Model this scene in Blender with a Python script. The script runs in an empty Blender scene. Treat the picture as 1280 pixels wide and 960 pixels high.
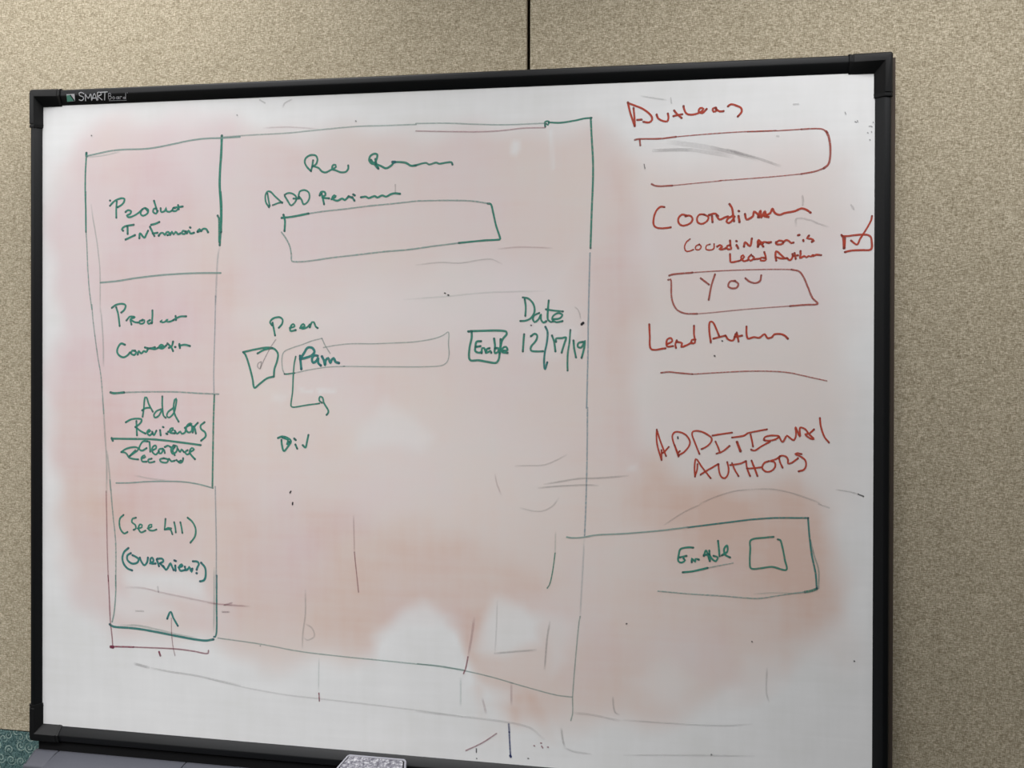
import bpy, bmesh, math, random
import numpy as np
from mathutils import Vector, Matrix, noise

C = bpy.context.scene.collection
scene = bpy.context.scene

# ------------------------------------------------------------------ camera, world, lights
ZC = 1.36                      # height of the board centre above the floor
cam_data = bpy.data.cameras.new('camera')
cam = bpy.data.objects.new('camera', cam_data); C.objects.link(cam)
cam_data.sensor_width = 36.0
cam_data.lens = 36.0 * 961.0 / 1280.0
cam_data.shift_y = -(480.0 - 403.03) / 1280.0
cam_data.clip_start = 0.02
def rot(a, b, c):
    return (Matrix.Rotation(a, 3, 'Z') @ Matrix.Rotation(b, 3, 'X') @ Matrix.Rotation(c, 3, 'Y'))
R = rot(0.14222, -0.00408, -0.0025)
m = Matrix.Identity(4)
right, fwd, up = R.col[0], R.col[1], R.col[2]
for i in range(3):
    m[i][0] = right[i]; m[i][1] = up[i]; m[i][2] = -fwd[i]
m[0][3], m[1][3], m[2][3] = 0.35012, -1.34895, ZC + 0.18992
cam.matrix_world = m
scene.camera = cam

world = bpy.data.worlds.new('room_ambience'); scene.world = world; world.use_nodes = True
bg = world.node_tree.nodes['Background']
bg.inputs[0].default_value = (1.0, 0.95, 0.88, 1); bg.inputs[1].default_value = 0.15

CEIL = 2.75
# x, y, watts, spread in degrees, which one
LAMPS = [(-0.70, -0.37, 15.5, 121, 'near the wall, above the left half of the whiteboard'),
         (0.91, -0.58, 17.6, 126, 'near the wall, above the right half of the whiteboard'),
         (-0.40, -1.10, 18.6, 97, 'added in front of the whiteboard to brighten its centre'),  # unseen lamp, added to lift the light on the board centre
         (-2.32, -1.20, 35.0, 156, 'in the second row, left of the whiteboard'),
         (-0.60, -2.63, 64.0, 112, 'added farthest from the whiteboard as fill for its middle')]  # unseen fill lamp, added to even out light across the board's middle
LAMP_COL = (0.988, 0.985, 1.0)
scene.view_settings.view_transform = 'Standard'
scene.view_settings.look = 'None'
scene.view_settings.exposure = 0.10
scene.view_settings.gamma = 1.0
scene.view_settings.use_curve_mapping = False

# ------------------------------------------------------------------ helpers
def lin(r, g, b):
    return tuple(((c/255)/12.92 if c/255 <= .04045 else ((c/255+.055)/1.055)**2.4) for c in (r, g, b)) + (1.0,)

def link(name, bm, mats, parent=None, smooth=False, loc=None):
    me = bpy.data.meshes.new(name); bm.to_mesh(me); bm.free()
    o = bpy.data.objects.new(name, me); C.objects.link(o)
    for mt in (mats if isinstance(mats, (list, tuple)) else [mats]): me.materials.append(mt)
    if smooth:
        for p in me.polygons: p.use_smooth = True
    if parent is not None: o.parent = parent
    if loc is not None: o.location = loc
    return o

def tag(o, label, cat=None, group=None, kind=None):
    if label: o['label'] = label
    if cat: o['category'] = cat
    if group: o['group'] = group
    if kind: o['kind'] = kind
    return o

def thing(name, label, cat, loc=(0, 0, 0), group=None, kind=None):
    o = bpy.data.objects.new(name, None); C.objects.link(o); o.location = loc
    o.empty_display_size = .05
    return tag(o, label, cat, group, kind)

def add_box(bm, x0, x1, y0, y1, z0, z1, mi=0):
    v = [bm.verts.new((x, y, z)) for z in (z0, z1) for y in (y0, y1) for x in (x0, x1)]
    fs = []
    for q in ((0, 2, 3, 1), (4, 5, 7, 6), (0, 1, 5, 4), (2, 6, 7, 3), (0, 4, 6, 2), (1, 3, 7, 5)):
        f = bm.faces.new([v[i] for i in q]); f.material_index = mi; fs.append(f)
    return fs

def box_obj(name, b, mat, parent=None, bevel=0, seg=2):
    bm = bmesh.new(); add_box(bm, *b)
    if bevel:
        bmesh.ops.bevel(bm, geom=list(bm.edges), offset=bevel, segments=seg, affect='EDGES', profile=.5)
    return link(name, bm, mat, parent, smooth=False)

def shade(o, angle=35):
    for p in o.data.polygons: p.use_smooth = True
    try: o.data.set_sharp_from_angle(angle=math.radians(angle))
    except Exception: pass
    return o

def new_mat(name):
    mt = bpy.data.materials.new(name); mt.use_nodes = True
    nt = mt.node_tree; return mt, nt, nt.nodes['Principled BSDF']

def N(nt, t, **kw):
    n = nt.nodes.new(t)
    for k, v in kw.items(): setattr(n, k, v)
    return n

def math_node(nt, op, a, b=None, clamp=False):
    n = nt.nodes.new('ShaderNodeMath'); n.operation = op; n.use_clamp = clamp
    for i, v in enumerate((a, b)):
        if v is None: continue
        if isinstance(v, (int, float)): n.inputs[i].default_value = v
        else: nt.links.new(v, n.inputs[i])
    return n.outputs[0]

def ramp(nt, fac, stops):
    n = nt.nodes.new('ShaderNodeValToRGB')
    while len(n.color_ramp.elements) < len(stops): n.color_ramp.elements.new(.5)
    for e, (p, c) in zip(n.color_ramp.elements, stops): e.position = p; e.color = c
    nt.links.new(fac, n.inputs[0]); return n.outputs[0]

def noise_tex(nt, scale_vec, scale=1.0, detail=2.0, coord='Object', rough=.5):
    tc = N(nt, 'ShaderNodeTexCoord'); mp = N(nt, 'ShaderNodeMapping')
    mp.inputs['Scale'].default_value = scale_vec
    nt.links.new(tc.outputs[coord], mp.inputs[0])
    t = N(nt, 'ShaderNodeTexNoise'); t.inputs['Scale'].default_value = scale
    t.inputs['Detail'].default_value = detail; t.inputs['Roughness'].default_value = rough
    nt.links.new(mp.outputs[0], t.inputs['Vector']); return t.outputs['Fac']

def mix_rgb(nt, fac, a, b, mode='MIX'):
    n = N(nt, 'ShaderNodeMix', data_type='RGBA', blend_type=mode)
    for s, v in ((n.inputs[0], fac), (n.inputs[6], a), (n.inputs[7], b)):
        if isinstance(v, (int, float)): s.default_value = v
        elif isinstance(v, tuple): s.default_value = v
        else: nt.links.new(v, s)
    return n.outputs[2]

def bump(nt, bsdf, h, strength=.3, dist=.001):
    b = N(nt, 'ShaderNodeBump'); b.inputs['Strength'].default_value = strength; b.inputs['Distance'].default_value = dist
    nt.links.new(h, b.inputs['Height']); nt.links.new(b.outputs[0], bsdf.inputs['Normal'])

# ------------------------------------------------------------------ materials
def plain(name, col, rough=.5, spec=.5, metal=0.0, var=0.0, vscale=60):
    mt, nt, b = new_mat(name)
    b.inputs['Base Color'].default_value = col
    b.inputs['Roughness'].default_value = rough
    b.inputs['Specular IOR Level'].default_value = spec
    b.inputs['Metallic'].default_value = metal
    if var:
        f = noise_tex(nt, (1, 1, 1), vscale, 3)
        c0 = tuple(c*(1-var) for c in col[:3])+(1,); c1 = tuple(min(1, c*(1+var)) for c in col[:3])+(1,)
        nt.links.new(ramp(nt, f, [(.3, c0), (.7, c1)]), b.inputs['Base Color'])
        bump(nt, b, f, .12, .0006)
    return mt

def make_woven():
    mt, nt, b = new_mat('woven_beige_fabric')
    h = noise_tex(nt, (190, 190, 1000), 1, 1)      # weft
    v = noise_tex(nt, (1000, 210, 210), 1, 1)      # warp
    f = noise_tex(nt, (650, 650, 700), 1, 0)
    slub = noise_tex(nt, (80, 80, 800), 1, 1)
    big = noise_tex(nt, (1, 1, 1), 9, 3)
    s = math_node(nt, 'ADD', math_node(nt, 'ADD', math_node(nt, 'MULTIPLY', h, .50), math_node(nt, 'MULTIPLY', v, .36)), math_node(nt, 'MULTIPLY', f, .14))
    c = ramp(nt, s, [(.36, lin(132, 121, 98)), (.48, lin(169, 158, 135)), (.53, lin(179, 168, 145)), (.64, lin(214, 203, 180))])
    c = mix_rgb(nt, math_node(nt, 'MULTIPLY', ramp(nt, slub, [(.60, (0, 0, 0, 1)), (.72, (1, 1, 1, 1))]), .30), c, lin(214, 202, 178))
    c = mix_rgb(nt, .04, c, ramp(nt, big, [(.35, lin(146, 138, 112)), (.65, lin(206, 190, 166))]))
    nt.links.new(c, b.inputs['Base Color'])
    b.inputs['Roughness'].default_value = .95; b.inputs['Specular IOR Level'].default_value = .1
    bump(nt, b, s, .35, .0012)
    return mt

def make_swirl():
    mt, nt, b = new_mat('teal_swirl_fabric')
    tc = N(nt, 'ShaderNodeTexCoord'); sep = N(nt, 'ShaderNodeSeparateXYZ'); nt.links.new(tc.outputs['Object'], sep.inputs[0])
    cmb = N(nt, 'ShaderNodeCombineXYZ')
    SC = 45.0
    nt.links.new(math_node(nt, 'MULTIPLY', sep.outputs[0], SC), cmb.inputs[0])
    nt.links.new(math_node(nt, 'MULTIPLY', sep.outputs[2], SC), cmb.inputs[1])
    vo = N(nt, 'ShaderNodeTexVoronoi', voronoi_dimensions='2D'); vo.inputs['Scale'].default_value = 1; vo.inputs['Randomness'].default_value = .75
    nt.links.new(cmb.outputs[0], vo.inputs['Vector'])
    sub = N(nt, 'ShaderNodeVectorMath', operation='SUBTRACT')
    nt.links.new(cmb.outputs[0], sub.inputs[0]); nt.links.new(vo.outputs['Position'], sub.inputs[1])
    s2 = N(nt, 'ShaderNodeSeparateXYZ'); nt.links.new(sub.outputs[0], s2.inputs[0])
    cc = N(nt, 'ShaderNodeSeparateColor'); nt.links.new(vo.outputs['Color'], cc.inputs[0])
    ang = math_node(nt, 'DIVIDE', math_node(nt, 'ARCTAN2', s2.outputs[1], s2.outputs[0]), 2*math.pi)
    t = math_node(nt, 'SUBTRACT', math_node(nt, 'MULTIPLY', vo.outputs['Distance'], 3.6), ang)
    t = math_node(nt, 'ADD', t, cc.outputs[0])
    fr = math_node(nt, 'FRACT', t)
    line = math_node(nt, 'ABSOLUTE', math_node(nt, 'SUBTRACT', fr, .5))
    line = ramp(nt, line, [(.10, (1, 1, 1, 1)), (.20, (0, 0, 0, 1))])
    inside = ramp(nt, vo.outputs['Distance'], [(.46, (1, 1, 1, 1)), (.54, (0, 0, 0, 1))])
    # broken arcs: each swirl fades over part of its turn
    gap = ramp(nt, math_node(nt, 'FRACT', math_node(nt, 'ADD', ang, cc.outputs[1])), [(.05, (.15, .15, .15, 1)), (.4, (1, 1, 1, 1)), (.8, (1, 1, 1, 1)), (1, (.1, .1, .1, 1))])
    mask = math_node(nt, 'MULTIPLY', math_node(nt, 'MULTIPLY', line, inside), gap)
    fine = noise_tex(nt, (1, 1, 1), 420, 2)
    mask = math_node(nt, 'MULTIPLY', mask, ramp(nt, fine, [(.3, (.45, .45, .45, 1)), (.6, (1, 1, 1, 1))]))
    base = ramp(nt, fine, [(.35, lin(46, 68, 69)), (.62, lin(92, 120, 118))])
    c = mix_rgb(nt, math_node(nt, 'MULTIPLY', mask, .75), base, lin(176, 194, 182))
    nt.links.new(c, b.inputs['Base Color'])
    b.inputs['Roughness'].default_value = .95; b.inputs['Specular IOR Level'].default_value = .1
    bump(nt, b, fine, .3, .001)
    return mt

def make_surface():
    mt, nt, b = new_mat('whiteboard_surface')
    at = N(nt, 'ShaderNodeAttribute', attribute_name='stain')
    st = at.outputs['Fac']
    v = noise_tex(nt, (60, 60, 6), 1, 3)
    h = noise_tex(nt, (7, 7, 90), 1, 3)
    big = noise_tex(nt, (1, 1, 1), 11, 3)
    hue = noise_tex(nt, (1, 1, 1), 5, 2)
    k = math_node(nt, 'ADD', .34, math_node(nt, 'MULTIPLY', math_node(nt, 'ADD', math_node(nt, 'ADD', math_node(nt, 'MULTIPLY', v, .6), math_node(nt, 'MULTIPLY', h, .6)), math_node(nt, 'MULTIPLY', big, 1.2)), .55))
    st2 = math_node(nt, 'MULTIPLY', st, k, clamp=True)
    warm = N(nt, 'ShaderNodeAttribute', attribute_name='stain_warm').outputs['Fac']
    pink = ramp(nt, math_node(nt, 'ADD', warm, math_node(nt, 'MULTIPLY', math_node(nt, 'SUBTRACT', hue, .5), 1.6)), [(.15, lin(211, 183, 184)), (.85, lin(212, 186, 173))])
    gs = math_node(nt, 'ADD', math_node(nt, 'MULTIPLY', big, .5), math_node(nt, 'MULTIPLY', math_node(nt, 'ADD', v, h), .25))
    grime = ramp(nt, gs, [(.36, lin(222, 222, 220)), (.5, lin(226, 226, 225)), (.64, lin(230, 230, 229))])
    c = mix_rgb(nt, st2, grime, pink)
    nt.links.new(c, b.inputs['Base Color'])
    b.inputs['Roughness'].default_value = .55; b.inputs['Specular IOR Level'].default_value = .25
    return mt

def make_ink(name, col, end):
    mt, nt, b = new_mat(name)
    a = N(nt, 'ShaderNodeAttribute', attribute_name='ink_cover').outputs['Fac']
    e = N(nt, 'ShaderNodeAttribute', attribute_name='ink_pool').outputs['Fac']
    n1 = noise_tex(nt, (1, 1, 1), 260, 3)
    c = mix_rgb(nt, math_node(nt, 'MULTIPLY', e, .75), col, end)
    c = mix_rgb(nt, math_node(nt, 'MULTIPLY', ramp(nt, n1, [(.45, (0, 0, 0, 1)), (.75, (1, 1, 1, 1))]), .25), c, tuple(min(1, x*1.7+.02) for x in col[:3])+(1,))
    nt.links.new(c, b.inputs['Base Color'])
    b.inputs['Roughness'].default_value = .6; b.inputs['Specular IOR Level'].default_value = .2
    tr = N(nt, 'ShaderNodeBsdfTransparent'); mx = N(nt, 'ShaderNodeMixShader')
    cov = math_node(nt, 'MULTIPLY', a, ramp(nt, n1, [(.3, (.72, .72, .72, 1)), (.55, (1, 1, 1, 1))]), clamp=True)
    nt.links.new(cov, mx.inputs[0]); nt.links.new(tr.outputs[0], mx.inputs[1]); nt.links.new(b.outputs[0], mx.inputs[2])
    nt.links.new(mx.outputs[0], nt.nodes['Material Output'].inputs['Surface'])
    return mt

INK = {
 'green': make_ink('green_ink', lin(56, 130, 112), lin(44, 80, 82)),
 'bluegreen': make_ink('blue_green_ink', lin(52, 124, 118), lin(44, 74, 92)),
 'greygreen': make_ink('thin_green_ink', lin(126, 158, 150), lin(80, 128, 120)),
 'bluegrey': make_ink('thin_blue_ink', lin(138, 160, 168), lin(120, 144, 156)),
 'red': make_ink('red_ink', lin(174, 68, 50), lin(112, 46, 40)),
 'maroonred': make_ink('thin_red_ink', lin(160, 82, 72), lin(124, 58, 54)),
 'maroon': make_ink('maroon_ink', lin(142, 72, 88), lin(110, 40, 66)),
 'grey': make_ink('grey_ink', lin(134, 130, 130), lin(120, 116, 116)),
 'navy': make_ink('navy_ink', lin(66, 76, 116), lin(40, 50, 100)),
 'dark': make_ink('dark_ink', lin(38, 40, 46), lin(24, 24, 30)),
}
M_woven = make_woven(); M_swirl = make_swirl(); M_surface = make_surface()
M_black = plain('black_moulded_plastic', lin(19, 20, 21), .5, .22, var=.12, vscale=500)
M_cap = plain('black_corner_plastic', lin(19, 19, 19), .5, .22, var=.15, vscale=700)
M_recess = plain('dark_recess', lin(16, 16, 17), .7, .2)
M_tray = plain('dark_grey_tray_plastic', lin(66, 67, 73), .6, .25, var=.08, vscale=900)
M_back_shade = plain('brown_grey_backing_shade', lin(74, 64, 56), .7, .2)  # brown tone of the shade line painted beside the frame
M_groove = plain('wall_substrate', lin(46, 36, 26), .9, .1)
M_paint = plain('painted_wall', lin(128, 118, 100), .9, .2, var=.02, vscale=30)
M_ceiling = plain('ceiling_tile', lin(200, 198, 192), .95, .1, var=.04, vscale=120)
M_carpet = plain('carpet', lin(52, 58, 62), 1.0, .05, var=.3, vscale=400)
M_base = plain('baseboard_vinyl', lin(38, 36, 34), .5, .3)
M_metal = plain('white_lamp_frame', lin(225, 225, 222), .4, .4)
M_logo = plain('silver_print', lin(252, 252, 255), .5, .3)
M_logo2 = plain('grey_print', lin(225, 226, 230), .5, .3)
M_logo_g = plain('green_print', lin(110, 176, 152), .5, .3)
M_rim = plain('pale_grey_plastic', lin(128, 128, 134), .4, .5, var=.06, vscale=600)

def make_felt():
    mt, nt, b = new_mat('mottled_grey_felt')
    f = noise_tex(nt, (1, 1, 1), 190, 4, rough=.7)
    nt.links.new(ramp(nt, f, [(.34, lin(54, 52, 60)), (.5, lin(98, 97, 104)), (.64, lin(156, 156, 158))]), b.inputs['Base Color'])
    b.inputs['Roughness'].default_value = .9; bump(nt, b, f, .5, .002)
    return mt
M_felt = make_felt()

# ------------------------------------------------------------------ room shell
YW = 0.05                                   # face of the fabric wall panels
X0, X1, Y0 = -3.2, 3.4, -4.4
def structure(name, b, mat, bevel=0):
    return tag(box_obj(name, b, mat, None, bevel), None, None, kind='structure')
structure('floor', (X0-.1, X1+.1, Y0-.1, YW+.13, -.1, 0), M_carpet)
structure('ceiling', (X0-.1, X1+.1, Y0-.1, YW+.13, CEIL, CEIL+.1), M_ceiling)
structure('wall_left', (X0-.1, X0, Y0, YW+.03, 0, CEIL), M_paint)
structure('wall_right', (X1, X1+.1, Y0, YW+.03, 0, CEIL), M_paint)
structure('wall_front', (X0-.1, X1+.1, Y0-.1, Y0, 0, CEIL), M_paint)
wall = structure('wall_back', (X0-.1, X1+.1, YW+.03, YW+.13, 0, CEIL), M_groove)
SEAM = 0.1787; PW = 1.219; GAP = .0032; ZT = ZC - 0.6485
xs = [SEAM + k*PW for k in range(-3, 4)]
xs = [X0] + [x for x in xs if X0+.1 < x < X1-.1] + [X1]
for a, b_ in zip(xs[:-1], xs[1:]):
    u = box_obj('fabric_panel', (a+GAP, b_-GAP, YW, YW+.0305, ZT+.0008, CEIL-.002), M_woven, wall, .0018, 2)
    l = box_obj('patterned_panel', (a+GAP, b_-GAP, YW+.001, YW+.0305, .1, ZT-.0008), M_swirl, wall, .0015, 2)
    l['label'] = 'teal fabric with pale swirls'
structure('baseboard_back', (X0, X1, YW+.012, YW+.0302, 0, .099), M_base)

for x, y, w, sp, where in LAMPS:
    t = thing('ceiling_light', 'recessed ceiling light ' + where, 'ceiling light', (x, y, CEIL), group='recessed ceiling lights')
    bm = bmesh.new()
    for q in ((-.62, .62, -.32, -.29), (-.62, .62, .29, .32), (-.62, -.59, -.29, .29), (.59, .62, -.29, .29)):
        add_box(bm, q[0], q[1], q[2], q[3], -.012, -.0005)
    link('frame', bm, M_metal, t)
    bm = bmesh.new()
    for k in range(-5, 6): add_box(bm, k*.107-.002, k*.107+.002, -.29, .29, -.010, -.0005)
    link('louvre', bm, M_metal, t)
    ld = bpy.data.lights.new('lamp_glow', 'AREA'); ld.shape = 'RECTANGLE'; ld.size = 1.16; ld.size_y = .56
    ld.energy = w; ld.color = LAMP_COL; ld.spread = math.radians(sp)
    lo = bpy.data.objects.new('lamp_glow', ld); C.objects.link(lo); lo.parent = t; lo.location = (0, 0, -.014)

# ------------------------------------------------------------------ the whiteboard
W, H = 1.53, 1.20292
BZ = ZC - .66
board = thing('interactive_whiteboard', 'large white board in a black frame, smeared pink, with green and red handwriting', 'whiteboard', (0, YW, BZ))
OFF = Vector((0, -YW, ZC - BZ))             # board-centre coordinates -> coordinates of the Empty
def B(x, y, z): return (x + OFF.x, y + OFF.y, z + OFF.z)

# writing surface: a fine sheet whose stain mask comes from smeared-marker patches
STAINS = [
(0.544, 34.8, [(-732,488),(-684,544),(-584,574),(-437,566),(-309,541),(-169,531),(-19,530),(156,524),(241,529),(304,524),(359,487),(373,445),(367,328),(381,189),(367,78),(382,-32),(450,-86),(647,-93),(699,-145),(710,-292),(649,-390),(518,-467),(383,-512),(272,-520),(173,-521),(115,-482),(86,-427),(64,-378),(-137,-434),(-308,-453),(-436,-416),(-617,-412),(-684,-370),(-722,-263),(-742,-124),(-742,62),(-735,217),(-752,357)]),
(0.38, 65.2, [(366,453),(515,476),(645,492),(716,457),(729,323),(712,-77),(700,-373),(382,-116),(353,189)]),
(0.211, 43.5, [(-732,124),(-617,141),(-575,-119),(-634,-274),(-710,-270),(-742,-93)]),
(0.22, 43.5, [(-388,-158),(-168,-164),(129,-224),(229,-269),(173,-322),(42,-343),(-153,-399),(-355,-374)]),
(0.11, 65.2, [(409,-142),(647,-93),(699,-145),(687,-293),(517,-357),(382,-310)]),
(0.14, 43.5, [(-710,495),(-518,533),(-404,337),(-617,294)]),
(0.176, 65.2, [(-617,294),(-388,277),(-356,-172),(-600,-196)]),
(0.132, 50.8, [(-634,-151),(-404,-143),(-404,-264),(-617,-258)]),
(0.159, 23.2, [(86,-341),(118,-339),(108,-468),(86,-470)]),
(0.105, 29, [(101,-440),(244,-445),(230,-516),(159,-522)]),
(0.0878, 58, [(380,425),(697,404),(698,217),(381,217)]),
(-0.101, 65.2, [(-153,41),(41,16),(271,-7),(243,-149),(-17,-188),(-138,-105)]),
(-0.17, 43.5, [(-356,187),(41,289),(270,287),(270,161),(-78,159)]),
(-0.54, 20.3, [(-92,-380),(-47,-341),(-2,-320),(49,-336),(72,-385),(89,-455),(13,-461),(-62,-437)]),
(-0.468, 15.9, [(118,-313),(180,-319),(215,-348),(204,-388),(144,-402),(101,-400),(108,-354)]),
(-0.324, 17.4, [(-583,-306),(-517,-287),(-444,-299),(-428,-333),(-501,-344),(-575,-340)]),
(-0.252, 14.5, [(-625,-335),(-534,-346),(-484,-374),(-550,-385),(-617,-373)]),
(-0.396, 5.8, [(160,506),(172,504),(173,491),(165,477),(155,481),(156,495)]),
(-0.252, 3.6, [(221,524),(227,524),(232,453),(226,453)]),
(-0.36, 4.3, [(-243,64),(-224,55),(-212,58),(-215,52),(-237,55)]),
(-0.36, 4.3, [(-206,60),(-193,61),(-169,59),(-170,54),(-193,54),(-202,49)]),
(-0.216, 8.7, [(-293,54),(-268,48),(-277,39),(-296,42)]),
(-0.288, 11.6, [(101,-459),(159,-468),(173,-492),(113,-494)]),
(-0.252, 20.3, [(215,-333),(272,-337),(265,-415),(230,-432)]),
(-0.216, 23.2, [(369,-429),(451,-410),(478,-435),(451,-472),(383,-470)]),
(-0.216, 20.3, [(557,-382),(616,-372),(610,-419),(518,-467)]),
(-0.18, 17.4, [(-78,50),(12,-13),(-18,-43),(-123,-46)]),
(-0.288, 5.8, [(360,-64),(373,-63),(371,-74),(357,-72)]),
(-0.18, 11.6, [(178,175),(221,182),(270,175),(242,119),(186,118)]),
(-0.144, 17.4, [(-583,-318),(-436,-265),(-428,-295),(-436,-318)]),
(0.18, 10.2, [(66,-328),(106,-325),(92,-458),(72,-454)]),
(0.16, 7.2, [(159,-473),(176,-475),(173,-532),(159,-525)]),
(0.17, 8.7, [(180,-463),(201,-470),(233,-558),(207,-552)]),
(0.14, 8.7, [(97,-466),(110,-471),(114,-525),(101,-526)]),
(0.1, 20.3, [(101,-538),(159,-529),(153,-568),(101,-566)]),
(0.12, 43.5, [(230,-361),(383,-366),(383,-463),(244,-487)])
]
def seg_dist(px, pz, poly):
    n = len(poly); d = np.full(px.shape, 1e9); inside = np.zeros(px.shape, bool)
    for i in range(n):
        x0, z0 = poly[i]; x1, z1 = poly[(i+1) % n]
        dx, dz = x1-x0, z1-z0; L = dx*dx+dz*dz
        t = np.clip(((px-x0)*dx+(pz-z0)*dz)/L, 0, 1)
        d = np.minimum(d, np.hypot(px-x0-t*dx, pz-z0-t*dz))
        c = ((z0 > pz) != (z1 > pz)) & (px < (x1-x0)*(pz-z0)/((z1-z0) if z1 != z0 else 1e-9)+x0)
        inside ^= c
    return np.where(inside, d, -d)
def stain_field(x, z):
    x = x*1000; z = z*1000
    wob = 9*np.sin(x/31+z/57)+6*np.sin(z/23-x/71)+5*np.sin(x/13+1.3)*np.sin(z/17)
    wob2 = 7*np.sin(z/41+x/37+2)+5*np.sin(x/19-z/29)
    s = np.zeros(x.shape)
    for val, blur, poly in STAINS:
        amp = min(1.0, blur/25)
        d = seg_dist(x+wob*amp, z+wob2*amp, poly)
        t = np.clip(d/(2*blur)+.5, 0, 1); t = t*t*(3-2*t)
        s += val*t
    return np.clip(s, 0, 1)
NX, NZ = 306, 241
gx = np.linspace(-W/2-.006, W/2+.006, NX); gz = np.linspace(-H/2-.006, H/2+.006, NZ)
GX, GZ = np.meshgrid(gx, gz)
me = bpy.data.meshes.new('writing_surface')
vs = np.stack([GX.ravel()+OFF.x, np.full(GX.size, OFF.y), GZ.ravel()+OFF.z], 1)
idx = np.arange(NX*NZ).reshape(NZ, NX)
faces = np.stack([idx[:-1, :-1], idx[:-1, 1:], idx[1:, 1:], idx[1:, :-1]], -1).reshape(-1, 4)
me.from_pydata(vs.tolist(), [], faces.tolist())
at = me.attributes.new('stain', 'FLOAT', 'POINT'); at.data.foreach_set('value', stain_field(GX, GZ).ravel().astype(np.float32))
wm = np.clip(.45 + .32*(GX+.35)/.8 - .25*(GZ-.1)/.6, 0, 1)
at = me.attributes.new('stain_warm', 'FLOAT', 'POINT'); at.data.foreach_set('value', wm.ravel().astype(np.float32))
me.materials.append(M_surface)
surface = bpy.data.objects.new('writing_surface', me); C.objects.link(surface); surface.parent = board
surface['label'] = 'white writing surface smeared with erased pink marker'

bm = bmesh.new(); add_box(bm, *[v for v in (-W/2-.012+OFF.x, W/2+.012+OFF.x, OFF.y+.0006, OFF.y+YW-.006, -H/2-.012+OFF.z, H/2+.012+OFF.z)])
for sx in (-1, 1):  # added brown side strips standing in for shade along the frame edge
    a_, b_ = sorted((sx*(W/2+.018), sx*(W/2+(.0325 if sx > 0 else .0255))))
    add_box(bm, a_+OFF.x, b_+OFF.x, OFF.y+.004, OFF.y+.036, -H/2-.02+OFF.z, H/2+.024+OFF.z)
link('backing_and_shade_strips', bm, M_back_shade, board)

# frame rails: inner edge, ridge, outer edge, then back towards the wall
def sweep(name, path, prof, mat, parent, bev=.0012):
    """path: list of (x,z, ux,uz) where u is the outward direction (already mitred); prof: (u,h) pairs"""
    bm = bmesh.new(); rings = []
    for (x, z, ux, uz) in path:
        rings.append([bm.verts.new(B(x+ux*u, -h, z+uz*u)) for u, h in prof])
    n = len(prof)
    for a, b_ in zip(rings[:-1], rings[1:]):
        for i in range(n): bm.faces.new((a[i], a[(i+1) % n], b_[(i+1) % n], b_[i]))
    bm.faces.new(rings[0][::-1]); bm.faces.new(rings[-1])
    bmesh.ops.recalc_face_normals(bm, faces=list(bm.faces))
    if bev: bmesh.ops.bevel(bm, geom=list(bm.edges), offset=bev, segments=2, affect='EDGES', profile=.5)
    return shade(link(name, bm, mat, parent), 40)

def profile(u1, h1, u2, h2, g=0.0):
    return [(-.001-g, .0004), (u1-.001, h1+g), (u1+.001, h1+g), (u2-.003+g, h2+g), (u2+g, h2-.004+g), (u2+g, -YW+.012), (-.001-g, -YW+.012)]
DIM = {'top': (.0165, .0068, .0290, .0058), 'bottom': (.0130, .011, .0270, .0085), 'left': (.0090, .011, .0195, .0095), 'right': (.0125, .011, .0235, .0095)}
CAP = .043
hw, hh = W/2, H/2
rails = {}
rails['top'] = sweep('frame_rail', [(-hw+.01, hh, 0, 1), (hw-.01, hh, 0, 1)], profile(*DIM['top']), M_black, board)
rails['bottom'] = sweep('frame_rail', [(-hw+.01, -hh, 0, -1), (hw-.01, -hh, 0, -1)], profile(*DIM['bottom']), M_black, board)
rails['left'] = sweep('frame_rail', [(-hw, -hh+.01, -1, 0), (-hw, hh-.01, -1, 0)], profile(*DIM['left']), M_black, board)
rails['right'] = sweep('frame_rail', [(hw, -hh+.01, 1, 0), (hw, hh-.01, 1, 0)], profile(*DIM['right']), M_black, board)

def corner(sx, sz):
    """L-shaped moulded cap over a frame corner"""
    hx = DIM['right' if sx > 0 else 'left']; hz = DIM['top' if sz > 0 else 'bottom']
    ph = profile(*hz, g=.0016); pv = profile(*hx, g=.0016)
    bm = bmesh.new(); rings = []
    def ring(pts): rings.append([bm.verts.new(B(*p)) for p in pts])
    X, Z = sx*hw, sz*hh
    for e, dg in ((CAP, 0), (CAP-.0035, 0), (CAP-.0042, -.0007), (CAP-.0062, -.0007), (CAP-.0069, 0)):
        ring([(X-sx*e, -h-dg, Z+sz*(u+dg)) for u, h in ph])
    ring([(X+sx*v[0], -max(u[1], v[1]) if i < 5 else -u[1], Z+sz*u[0]) for i, (u, v) in enumerate(zip(ph, pv))])
    for e, dg in ((CAP-.0069, 0), (CAP-.0062, -.0007), (CAP-.0042, -.0007), (CAP-.0035, 0), (CAP, 0)):
        ring([(X+sx*(u+dg), -h-dg, Z-sz*e) for u, h in pv])
    n = len(ph)
    for a, b_ in zip(rings[:-1], rings[1:]):
        for i in range(n): bm.faces.new((a[i], a[(i+1) % n], b_[(i+1) % n], b_[i]))
    bm.faces.new(rings[0][::-1]); bm.faces.new(rings[-1])
    bmesh.ops.recalc_face_normals(bm, faces=list(bm.faces))
    c = rings[5]
    ed = [e for e in bm.edges if e.verts[0] in c and e.verts[1] in c and {c.index(e.verts[0]), c.index(e.verts[1])} in ({3, 4}, {4, 5})]
    if ed: bmesh.ops.bevel(bm, geom=ed, offset=.0045, segments=4, affect='EDGES', profile=.5)
    return shade(link('frame_corner', bm, M_cap, board), 30)
for sx in (-1, 1):
    for sz in (-1, 1): corner(sx, sz)

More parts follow.
